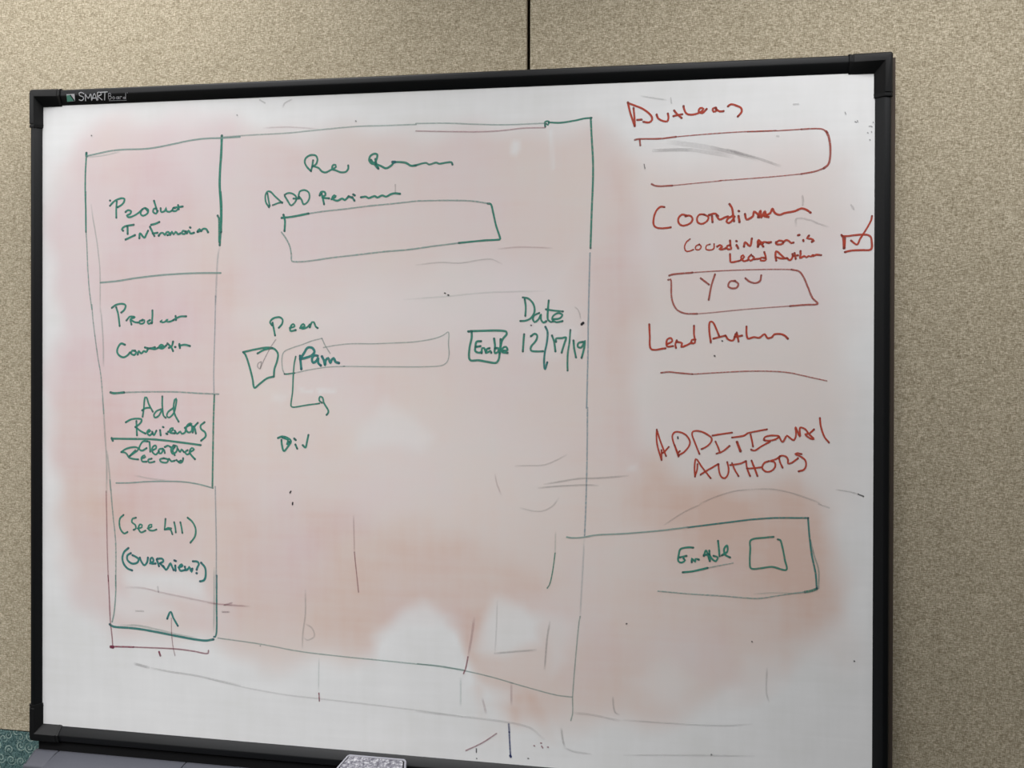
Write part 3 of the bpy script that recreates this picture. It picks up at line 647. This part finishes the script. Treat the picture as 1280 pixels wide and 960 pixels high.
  ('red', 0.93, 33.4, [[4218,3840,4151,3845,4083,3782,4041,3671,4033,3550,4067,3498,4143,3476,4245,3478,4326,3489],[4598,3687,4514,3706,4455,3647,4456,3569,4515,3517,4599,3528,4674,3575,4691,3634,4648,3686,4573,3676],[4883,3700,4807,3701,4766,3633,4783,3564,4850,3541,4933,3588,4958,3656,4899,3694]]),
  ('red', 0.93, 36.7, [[4966,3690,5066,3714,5116,3670],[5016,3672,5025,3569],[5091,3679,5141,3610,5232,3648,5281,3659],[5364,3675,5282,3625,5257,3574,5298,3548,5356,3598,5389,3657],[5305,3871,5347,3802,5364,3700,5381,3581],[5455,3665,5472,3562],[5456,3750,5463,3746],[5562,3697,5587,3603,5644,3624,5693,3661,5709,3737,5775,3685,5795,3639]]),
  ('red', 0.93, 36.4, [[5775,3642,5815,3752,5827,3633,5889,3742,5906,3657,5963,3639,5873,3658,5971,3703,6011,3782,6044,3714,6117,3674,6214,3703,6376,3733,6473,3774,6553,3756,6626,3704]])]),
('handwriting', 'small red handwriting reading Coordinator is Lead Author', [
  ('red', 0.883, 24.6, [[4650,3284,4591,3233,4558,3148,4583,3079,4634,3075,4709,3103],[4804,3188,4751,3163,4743,3111,4801,3099,4839,3153,4804,3193],[4984,3191,4926,3169,4918,3109,4985,3092,5048,3117,5051,3197]]),
  ('red', 0.93, 35.5, [[5104,3150,5151,3175,5187,3149,5138,3107,5201,3103,5250,3123],[5316,3250,5325,3156,5336,3105,5267,3111,5270,3157,5316,3170],[5424,3172,5452,3117],[5420,3240,5427,3238],[5547,3145,5563,3221,5646,3153,5675,3280],[5774,3138,5785,3253,5862,3142],[5785,3185,5850,3198]]),
  ('red', 0.93, 34, [[5780,3143,5776,3244,5855,3193],[5785,3168,5866,3218,5956,3203],[5924,3209,5989,3216],[6070,3199,6119,3240,6200,3214,6152,3177,6074,3182,6070,3216],[6187,3206,6232,3247,6281,3230,6314,3196,6354,3204],[6512,3244,6515,3227],[6426,3326,6450,3332],[6603,3318,6571,3273,6636,3263,6684,3233,6649,3214]]),
  ('red', 0.93, 31.8, [[5317,3020,5320,2952,5330,2884,5466,2903],[5490,2913,5551,2967,5531,3001,5498,2967,5540,2899,5614,2916],[5666,3005,5617,2949,5655,2903,5715,2957,5687,2983],[5712,2928,5810,2939],[5879,3049,5900,2981,5900,2910,5819,2910,5830,2956,5892,2947]]),
  ('red', 0.93, 32.7, [[6075,2903,6063,2979,6071,3064,6120,3029,6209,2941],[6071,2962,6169,2936,6250,2944],[6250,2944,6295,2906,6339,2957,6339,3010],[6371,3027,6391,2931],[6347,2977,6427,2989],[6467,3060,6468,3001,6460,2939,6524,2975,6565,2954,6597,2974,6637,2966,6672,3004,6656,2965,6717,2995,6797,2989]])]),
('drawn_check_box', 'red marker check box with a large tick by the right frame', [
  ('red', 0.883, 34.8, [[7123,3320,7147,3286,7160,3099],[7178,3269,7171,3103],[7139,3300,7226,3302,7352,3317,7494,3323,7573,3297,7597,3231,7590,3078,7448,3066,7290,3060,7179,3036]]),
  ('red', 0.93, 31.1, [[7274,3226,7369,3159,7416,3250,7510,3406,7588,3555,7603,3629]])]),
('drawn_box', 'red marker box holding the word YOU', [
  ('maroonred', 0.807, 32.2, [[4303,2660,4366,2680,4694,2709]]),
  ('maroonred', 0.68, 19.6, [[4694,2709,5069,2732,5565,2750,6056,2756,6324,2750]]),
  ('maroonred', 0.807, 30.3, [[6324,2750,6445,2718,6518,2622,6591,2445,6664,2269,6748,2173,6544,2156,6302,2136]]),
  ('maroonred', 0.595, 18.3, [[6302,2136,6058,2118,5568,2079,5072,2028,4772,2002]]),
  ('maroonred', 0.765, 29.7, [[4772,2002,4570,2009,4444,2066,4380,2156,4342,2298,4336,2531,4328,2595,4285,2588]])]),
('handwriting', 'red handwriting reading YOU', [
  ('maroonred', 0.85, 31.9, [[4832,2611,4970,2502],[5069,2676,5008,2476,4966,2241],[5405,2564,5318,2552,5289,2475,5344,2437,5430,2449,5455,2513,5393,2564],[5573,2607,5640,2550,5738,2525,5812,2562,5831,2656]])]),
('handwriting', 'large red handwriting reading Lead Author', [
  ('red', 0.93, 33.2, [[3967,1819,3975,1625,4002,1392,4243,1407],[4263,1476,4357,1531,4332,1588,4268,1549,4269,1440,4370,1446],[4433,1545,4408,1472,4421,1416],[4433,1519,4521,1499,4509,1434,4622,1474,4685,1513],[4722,1796,4722,1655,4738,1508,4680,1495,4685,1552,4748,1560],[5004,1515,4978,1707,4985,1861,5035,1861,5098,1733,5140,1626],[5048,1579,5148,1606,5247,1632],[5247,1632,5297,1563,5372,1551,5413,1658],[5433,1684,5463,1531],[5396,1607,5520,1633],[5593,1787,5594,1659,5619,1583,5717,1609,5803,1597,5889,1661,5938,1592,6011,1611,6048,1656,6157,1662,6218,1637,6267,1587]])]),
('drawn_line', 'long thin red marker rule under Lead Author', [
  ('maroonred', 0.765, 27.3, [[4168,984,4295,1001,4447,987,4700,967]]),
  ('maroonred', 0.68, 20.7, [[4700,967,5075,995,5571,1027,6013,1032,6306,1010,6548,958,6898,882]])]),
('handwriting', 'red capital handwriting reading ADDITIONAL AUTHORS', [
  ('red', 0.93, 29.7, [[4100,2,4096,-145,4113,-283,4182,-523],[4107,-24,4155,-178,4258,-451],[4182,-505,4181,-350],[4198,-401,4241,-366,4305,-291],[4469,-454,4418,-309,4367,-155,4367,-86,4409,-34,4493,-32,4594,-81,4658,-183,4645,-269,4561,-374,4474,-428],[4401,-258,4443,-360,4477,-437],[4491,-359,4460,-394],[4821,-401,4754,-232,4695,-70,4711,-18,4795,-4,4912,-39,5021,-122,5013,-191,4938,-270,4855,-315],[5037,-79,5162,-54,5361,-20],[5088,-180,5129,-273,5163,-366],[5105,-385,5213,-340,5320,-248],[5361,-105,5559,-67,5624,-23,5935,49],[5666,-47,5691,-157,5707,-250]]),
  ('red', 0.93, 44.1, [[5444,-180,5469,-248,5502,-332]]),
  ('dark', 0.93, 22.3, [[4456,-115,4460,-145]]),
  ('red', 0.93, 30.4, [[5675,-302,5732,-317,5838,-246,5985,-158],[5887,-135,5903,-84,5985,-56,6082,-54,6131,-61,6083,-113,5985,-141,5887,-135],[6131,-70,6189,-161,6245,-67,6261,-50,6367,-123,6407,-38,6398,97,6471,-62,6471,90,6552,67,6616,-16,6697,-98,6633,-86,6552,-21,6616,-8,6696,66],[6789,257,6808,106,6865,-60,6937,-151]]),
  ('red', 0.93, 29.5, [[4747,-790,4739,-644,4755,-489,4780,-497,4864,-623,5007,-807],[4789,-574,4781,-677,4747,-781],[4839,-753,4931,-690,5130,-564],[5139,-564,5148,-683,5189,-784,5247,-800,5297,-730,5305,-627,5283,-525],[5330,-575,5495,-545,5593,-499],[5362,-540,5412,-658,5471,-758],[5593,-499,5610,-618,5660,-752]]),
  ('red', 0.93, 30.4, [[5684,-488,5733,-614,5783,-749],[5610,-626,5725,-615,5856,-594],[5970,-489,5889,-525,5859,-611,5922,-668,6003,-657,6068,-587,6060,-503,5986,-488,6084,-452,6149,-399],[6133,-433,6149,-500,6190,-592],[6133,-416,6181,-390,6246,-405,6279,-463,6279,-522,6344,-503,6441,-425],[6497,-356,6424,-341,6392,-359,6473,-390,6554,-455,6570,-539,6538,-615,6450,-647]])]),
('drawn_box', 'green marker box at the lower right around Enable', [
  ('greygreen', 0.675, 27.6, [[2551,-1922,2638,-1932,2813,-1918,3075,-1863,3507,-1823,3935,-1772,4254,-1727,4633,-1662]]),
  ('bluegreen', 0.79, 28.2, [[4633,-1666,4834,-1632,5333,-1548,5704,-1487,6072,-1447,6437,-1433,6611,-1426]]),
  ('bluegreen', 0.79, 30.3, [[6606,-1434,6631,-1748,6669,-2050,6730,-2350,6750,-2601]]),
  ('greygreen', 0.45, 26.6, [[6644,-1798,6705,-2048,6778,-2297,6779,-2599]]),
  ('green', 0.744, 41.2, [[6750,-2613,6659,-2651,6562,-2674]]),
  ('greygreen', 0.562, 23.3, [[6562,-2674,6198,-2744,5832,-2822,5585,-2828,5213,-2814,4712,-2810,4130,-2789]]),
  ('greygreen', 0.216, 26.3, [[5733,-2756,6076,-2717,6441,-2705,6755,-2651]])]),
('handwriting', 'underlined green handwriting reading Enable at the lower right', [
  ('green', 0.93, 33.3, [[4722,-2010,4634,-2009,4508,-2046,4478,-2150,4471,-2254,4521,-2278,4584,-2236,4559,-2203],[4496,-2188,4609,-2157],[4698,-2261,4698,-2197,4756,-2254,4761,-2202,4816,-2212],[4899,-2144,4936,-2047,4991,-2204],[4898,-2131,4974,-2115],[4999,-2229,4991,-2050],[4991,-2114,5036,-2189,5099,-2225,5131,-2159,5061,-2136],[5135,-1876,5148,-1991,5161,-2137],[5198,-2122,5290,-2049,5285,-1947,5235,-2013,5261,-2114,5335,-2149],[4547,-2444,4711,-2418,4962,-2347]]),
  ('greygreen', 0.525, 20.9, [[4962,-2347,5385,-2242]])]),
('drawn_check_box', 'empty green marker square right of the underlined Enable', [
  ('green', 0.837, 31.7, [[6048,-1768,5926,-1784,5680,-1840,5669,-1994,5662,-2198,5682,-2320,5830,-2312,6026,-2277,6258,-2317,6233,-2146,6195,-1945,6158,-1819,6117,-1808]])]),
('smudged_line', 'thin green leftover stroke hooking down at the foot of the tall rectangle', [
  ('greygreen', 0.189, 24, [[2355,-1843,2347,-2213]]),
  ('green', 0.698, 21.6, [[2347,-2213,2295,-2586,2249,-2774,2209,-2837]])]),
('drawn_line', 'short navy blue marker stroke near the bottom edge of the board', [
  ('navy', 0.558, 33.3, [[1530,-5295,1539,-5435]]),
  ('navy', 0.744, 29.5, [[1539,-5435,1546,-5590,1562,-5854]]),
  ('navy', 0.93, 43.6, [[1559,-5857,1566,-5869]])]),
('marker_smudges', 'faint leftover marker strokes and specks across the board', [
  ('maroon', 0.85, 35.6, [[-5189,-4436,-5163,-4506]]),
  ('grey', 0.297, 48.3, [[-5692,-4695,-5408,-4748]]),
  ('grey', 0.216, 36.8, [[-5408,-4748,-4945,-4800,-4437,-4837,-3983,-4900,-3546,-4963]]),
  ('maroon', 0.184, 33.1, [[-5875,-3246,-5512,-3239,-5203,-3295,-4844,-3347,-4362,-3415,-3984,-3454,-3361,-3466]]),
  ('grey', 0.216, 33.1, [[-3859,-3470,-3722,-3428],[-3909,-3602,-3771,-3599],[-5667,-3685,-5512,-3681],[-5216,-3200,-5203,-3295]]),
  ('dark', 0.93, 40.3, [[2801,1815,2829,1842]]),
  ('dark', 0.837, 25.4, [[1907,1795,1916,1792]]),
  ('grey', 0.216, 20.4, [[2680,2122,2745,2056,2789,1903]]),
  ('dark', 0.837, 25.3, [[-2553,-1292,-2573,-1322],[-2518,-1500,-2522,-1537]]),
  ('dark', 0.837, 22.1, [[5064,1287,5074,1282],[5188,1542,5198,1539]]),
  ('grey', 0.216, 26.6, [[4833,-1250,5083,-1130,5414,-1016,5694,-976]]),
  ('grey', 0.243, 26.3, [[5694,-976,5759,-970,6004,-962,6249,-996,6491,-1063,6733,-1147,6814,-1186]]),
  ('grey', 0.216, 24.8, [[4858,-1258,4582,-1397,4228,-1644],[6774,-1188,6942,-1245]]),
  ('grey', 0.27, 22.7, [[7052,-935,7291,-968,7402,-998]]),
  ('dark', 0.744, 20.4, [[7402,-998,7489,-1032]]),
  ('grey', 0.27, 30.7, [[2052,-1078,2306,-1043,2592,-1016,2898,-995,3094,-999],[2151,-1008,2416,-955,2745,-890,3093,-868,3611,-812]]),
  ('grey', 0.189, 27.5, [[1730,-1443,1864,-1471,1997,-1488,2153,-1471,2307,-1378,2406,-1242],[1639,-697,1862,-686,2150,-666,2371,-572,2547,-479]]),
  ('maroon', 0.214, 24.9, [[-1347,-1704,-1330,-2363]]),
  ('maroon', 0.51, 19.8, [[-1330,-2363,-1299,-2654,-1249,-3091]]),
  ('maroon', 0.153, 26, [[1271,-855,1307,-1032,1380,-1207]]),
  ('grey', 0.216, 24.3, [[-183,2874,261,2918,627,2904,1171,2971,1388,2880]]),
  ('dark', 0.837, 22, [[346,2368,361,2364],[409,2335,423,2328]]),
  ('greygreen', 0.135, 27.8, [[-405,2250,445,2314,1173,2377,2138,2399]]),
  ('maroon', 0.184, 27.5, [[1315,3147,1709,3178,2277,3155]]),
  ('maroon', 0.425, 21.8, [[-188,5290,366,5264,913,5241,1346,5246,1775,5279,2148,5273]]),
  ('maroon', 0.184, 26.9, [[-3091,5439,-2621,5442,-2040,5386]]),
  ('maroon', 0.214, 38.3, [[902,-3447,861,-3731,798,-4112]]),
  ('maroon', 0.637, 25.8, [[789,-4144,751,-4335,710,-4447]]),
  ('grey', 0.27, 32.8, [[1274,-4050,1620,-3997,2011,-3941]]),
  ('grey', 0.135, 26, [[1319,-3111,1305,-3580,1274,-4050]]),
  ('grey', 0.297, 30.9, [[2258,-3431,2212,-3711,2167,-4271]]),
  ('greygreen', 0.162, 31.4, [[655,-4530,657,-5033]]),
  ('maroon', 0.184, 38.1, [[1575,-4560,1576,-4934],[1055,-4878,1119,-5124]]),
  ('maroon', 0.552, 23.2, [[754,-5827,1057,-5661,1309,-5478]]),
  ('grey', 0.162, 37.9, [[-166,-5189,641,-5222,1435,-5256,1905,-5328,2155,-5510],[2678,-5006,2984,-5014,3470,-5084]]),
  ('grey', 0.27, 32.6, [[2464,-5300,2495,-5514,2526,-5604]]),
  ('grey', 0.189, 32.5, [[2526,-5635,2680,-5684,2986,-5705]]),
  ('grey', 0.243, 28.8, [[3363,-4680,3378,-4862,3409,-4951,3469,-4977]]),
  ('dark', 0.744, 20.6, [[946,-5780,946,-5842],[949,-5952,955,-5954],[1876,-5874,1888,-5876]]),
  ('maroon', 0.68, 21.7, [[2102,-5583,2115,-5585],[1981,-5639,1993,-5644],[2118,-5637,2137,-5667],[2223,-5644,2236,-5646]]),
  ('grey', 0.162, 28.7, [[-4194,-4886,-3394,-4999,-2606,-5074,-2024,-5095,-1257,-5123,-315,-5163,682,-5215]]),
  ('grey', 0.216, 28.8, [[-2270,-3108,-2270,-3551,-2316,-3887,-2327,-4184],[-2258,-3735,-2142,-3803,-2095,-3947,-2219,-4029,-2296,-3997]]),
  ('greygreen', 0.162, 25.1, [[-2005,-4348,-2012,-4939]]),
  ('maroon', 0.765, 22.6, [[-2004,-4994,-1997,-5141]]),
  ('dark', 0.651, 20.2, [[-3153,-4191,-3146,-4194]]),
  ('maroon', 0.184, 27.4, [[-3874,-3473,-3714,-3420],[-3894,-3606,-3794,-3600],[-4195,-3454,-3794,-3469,-3396,-3473]]),
  ('grey', 0.189, 28.3, [[3555,-5067,4577,-5057,5246,-5033,5708,-4970],[3557,-5677,4579,-5592,5743,-5512],[5950,-4000,5942,-4408,5985,-4575]]),
  ('dark', 0.79, 20.9, [[5700,-3564,5706,-3567],[5035,-5540,5041,-5547],[7350,-3786,7356,-3792],[3591,-3385,3598,-3384]]),
  ('dark', 0.558, 14.3, [[7614,5184,7619,5178],[7573,5125,7597,5106],[7551,5122,7558,5116],[7588,5033,7593,5015],[7562,4897,7568,4888],[7526,5017,7536,5004],[7170,5364,7184,5333],[7330,5206,7352,5190],[7366,5220,7373,5197]]),
  ('grey', 0.216, 32.7, [[6348,5529,6422,5529],[6082,5001,6105,4997]]),
  ('grey', 0.216, 29.3, [[6496,3983,6508,3899,6497,3832],[6393,3481,6401,3607,6618,3578,6731,3526,6907,3457],[7271,3818,7319,3750]]),
  ('grey', 0.243, 25.1, [[3813,5763,4047,5718,4238,5682],[4316,5712,4329,5625]]),
  ('dark', 0.558, 16.2, [[3870,4585,3885,4509]]),
  ('grey', 0.243, 28.8, [[-3170,5961,-3072,5902],[-2719,5815,-2680,5887,-2544,5945]]),
  ('dark', 0.558, 19.9, [[-1321,5512,-1310,5504],[-3625,5699,-3613,5691]]),
  ('dark', 0.744, 19.3, [[-6601,5412,-6593,5405]])])
]
def on_board(x, z, h): return B(x, -h, z)
for k, (nm, lb, runs) in enumerate(WRITING):
    w_ = ink_mesh(nm, runs, surface, on_board, lb, h0=.00012+k*4e-6)
    if nm == 'marker_smudges': w_['kind'] = 'stuff'

# printed mark on the top rail: (x, u) with u measured up the sloping inner face
LOGO = [[('silver',1,17,[[-6699,183,-6743,204,-6797,192,-6800,157,-6730,125,-6729,95,-6784,65,-6826,80],[-6698,61,-6671,170,-6633,98,-6558,172,-6569,68],[-6570,63,-6478,175,-6462,60],[-6536,98,-6463,100],[-6440,65,-6410,190,-6345,188,-6343,152,-6413,127,-6354,64],[-6358,191,-6207,195],[-6255,191,-6301,59]]),('thin',1,9,[[-6182,170,-6210,71,-6162,75,-6141,108,-6189,121,-6144,140,-6147,169,-6182,170],[-6102,109,-6127,88,-6118,68,-6088,73,-6077,98,-6102,109],[-6000,103,-6040,101,-6055,74,-6028,67,-6008,88],[-5998,105,-6004,66],[-5979,63,-5968,104,-5929,105],[-5865,89,-5892,96,-5911,76,-5893,64,-5864,77],[-5835,164,-5861,62]]),('thin',1,5.5,[[-6213,44,-5850,39],[-5810,163,-5789,162]])],
[('pale',[-7068,184,-6896,186,-6920,62,-7089,53]),('green',[-7069,164,-6988,168,-6940,67,-7088,54]),('black',[-6999,171,-6978,172,-6922,71,-6942,62])]]
u1, h1 = DIM['top'][0], DIM['top'][1]
def on_rail(x, u, h): 
    return B(x, -(.0004+(u+.001)*(h1-.0004)/u1+h*.8), hh+u-h*.5)
LM = {'silver': M_logo, 'thin': M_logo2}
LOGO_PARTS = [('lettering', 'silver lettering printed on the black rail', LOGO[0])]
ink_mesh('lettering', LOGO[0], rails['top'], on_rail, 'silver lettering on the black rail', LM, h0=.0006)
def poly_mesh(name, polys, parent):
    bm = bmesh.new(); mats = []
    for j, (mt, pts) in enumerate(polys):
        f = bm.faces.new([bm.verts.new(on_rail(pts[i]*1e-4, pts[i+1]*1e-4, .0005+j*.0001)) for i in range(0, len(pts), 2)])
        f.normal_update()
        if f.normal.y > 0: f.normal_flip()
        f.material_index = j; mats.append(mt)
    return link(name, bm, mats, parent)
o = poly_mesh('emblem', [({'pale': M_logo, 'green': M_logo_g, 'black': M_black}[k], p) for k, p in LOGO[1]], rails['top'])
o['label'] = 'small square emblem, pale and green'

# ------------------------------------------------------------------ pen tray under the board
tray_x = .776
ZL = -.647                                  # height of the ledge's back edge, board coordinates
tray = box_obj('pen_tray', (-tray_x+.006, tray_x-.006, OFF.y-.004, OFF.y+.034, OFF.z-.72, OFF.z-hh-.0285), M_recess, board, .002, 2)
tray['label'] = 'dark tray below the frame with a grey ledge'
def ledge(name, x0, x1, d, taper0=0, taper1=0, mat=M_tray):
    prof = [(-.001, ZL+.0), (-.012, ZL+.0005), (-d+.006, ZL-.006), (-d+.0015, ZL-.009), (-d, ZL-.014), (-d+.004, ZL-.034), (-.0045, ZL-.06), (-.0045, ZL-.004)]
    bm = bmesh.new(); rings = []
    n = 7
    for j in range(n+1):
        t = j/n; x = x0+(x1-x0)*t
        rings.append([bm.verts.new(B(x + (taper0*(-y/d) if j == 0 else taper1*(-y/d) if j == n else 0), y, z)) for y, z in prof])
    k = len(prof)
    for a, b_ in zip(rings[:-1], rings[1:]):
        for i in range(k): bm.faces.new((a[i], a[(i+1) % k], b_[(i+1) % k], b_[i]))
    bm.faces.new(rings[0][::-1]); bm.faces.new(rings[-1])
    bmesh.ops.recalc_face_normals(bm, faces=list(bm.faces))
    ends = [e for e in bm.edges if len(e.link_faces) == 2 and e.calc_face_angle(0) > .5]
    bmesh.ops.bevel(bm, geom=ends, offset=.0018, segments=2, affect='EDGES', profile=.5)
    return shade(link(name, bm, mat, tray), 40)
CUTS = [-.7255, -.461, -.155, .155, .461, .7255]
ledge('end_cap', -tray_x, CUTS[0]-.0006, .046, taper0=.010)
ledge('end_cap', CUTS[-1]+.0006, tray_x, .046, taper1=-.010)
for a, b_ in zip(CUTS[:-1], CUTS[1:]):
    ledge('ledge_section', a+.0006, b_-.0006, .062)

# ------------------------------------------------------------------ eraser lying on the tray
er = thing('board_eraser', 'grey board eraser with mottled pad and pale rim on the tray below the whiteboard', 'eraser', (-.0845, -.036, ZC+ZL-.0022))
def rounded(wb, wf, d, r, seg=5):
    pts = []
    for (cx, cy, a0) in ((wb/2-r, d/2-r, 0), (-wb/2+r, d/2-r, 90), (-wf/2+r, -d/2+r, 180), (wf/2-r, -d/2+r, 270)):
        for j in range(seg+1):
            a = math.radians(a0+90*j/seg); pts.append((cx+r*math.cos(a), cy+r*math.sin(a)))
    return pts
def block(name, levels, mat, parent, tilt=0.0, tz=0.0):
    """levels: (z, back width, front width, depth, radius)"""
    bm = bmesh.new(); rings = []
    for z, wb, wf, d, r in levels:
        rings.append([bm.verts.new((x, y, z + tilt*y)) for x, y in rounded(wb, wf, d, r)])
    k = len(rings[0])
    for a, b_ in zip(rings[:-1], rings[1:]):
        for i in range(k): bm.faces.new((a[i], a[(i+1) % k], b_[(i+1) % k], b_[i]))
    bm.faces.new(rings[0][::-1]); bm.faces.new(rings[-1])
    bmesh.ops.recalc_face_normals(bm, faces=list(bm.faces))
    return shade(link(name, bm, mat, parent), 40)
TL = .15
block('casing', [(.0, .108, .122, .040, .006), (.004, .112, .126, .043, .007), (.044, .114, .128, .044, .008), (.0475, .111, .125, .041, .007), (.0475, .107, .120, .037, .0055), (.0462, .1055, .1185, .0355, .005)], M_rim, er, TL)
block('seam', [(.0461, .1053, .1183, .0353, .005), (.0466, .1053, .1183, .0353, .005)], M_recess, er, TL)
block('pad', [(.0462, .1015, .1145, .0318, .004), (.0478, .1010, .1140, .0313, .004), (.0484, .0985, .1115, .0290, .004)], M_felt, er, TL)
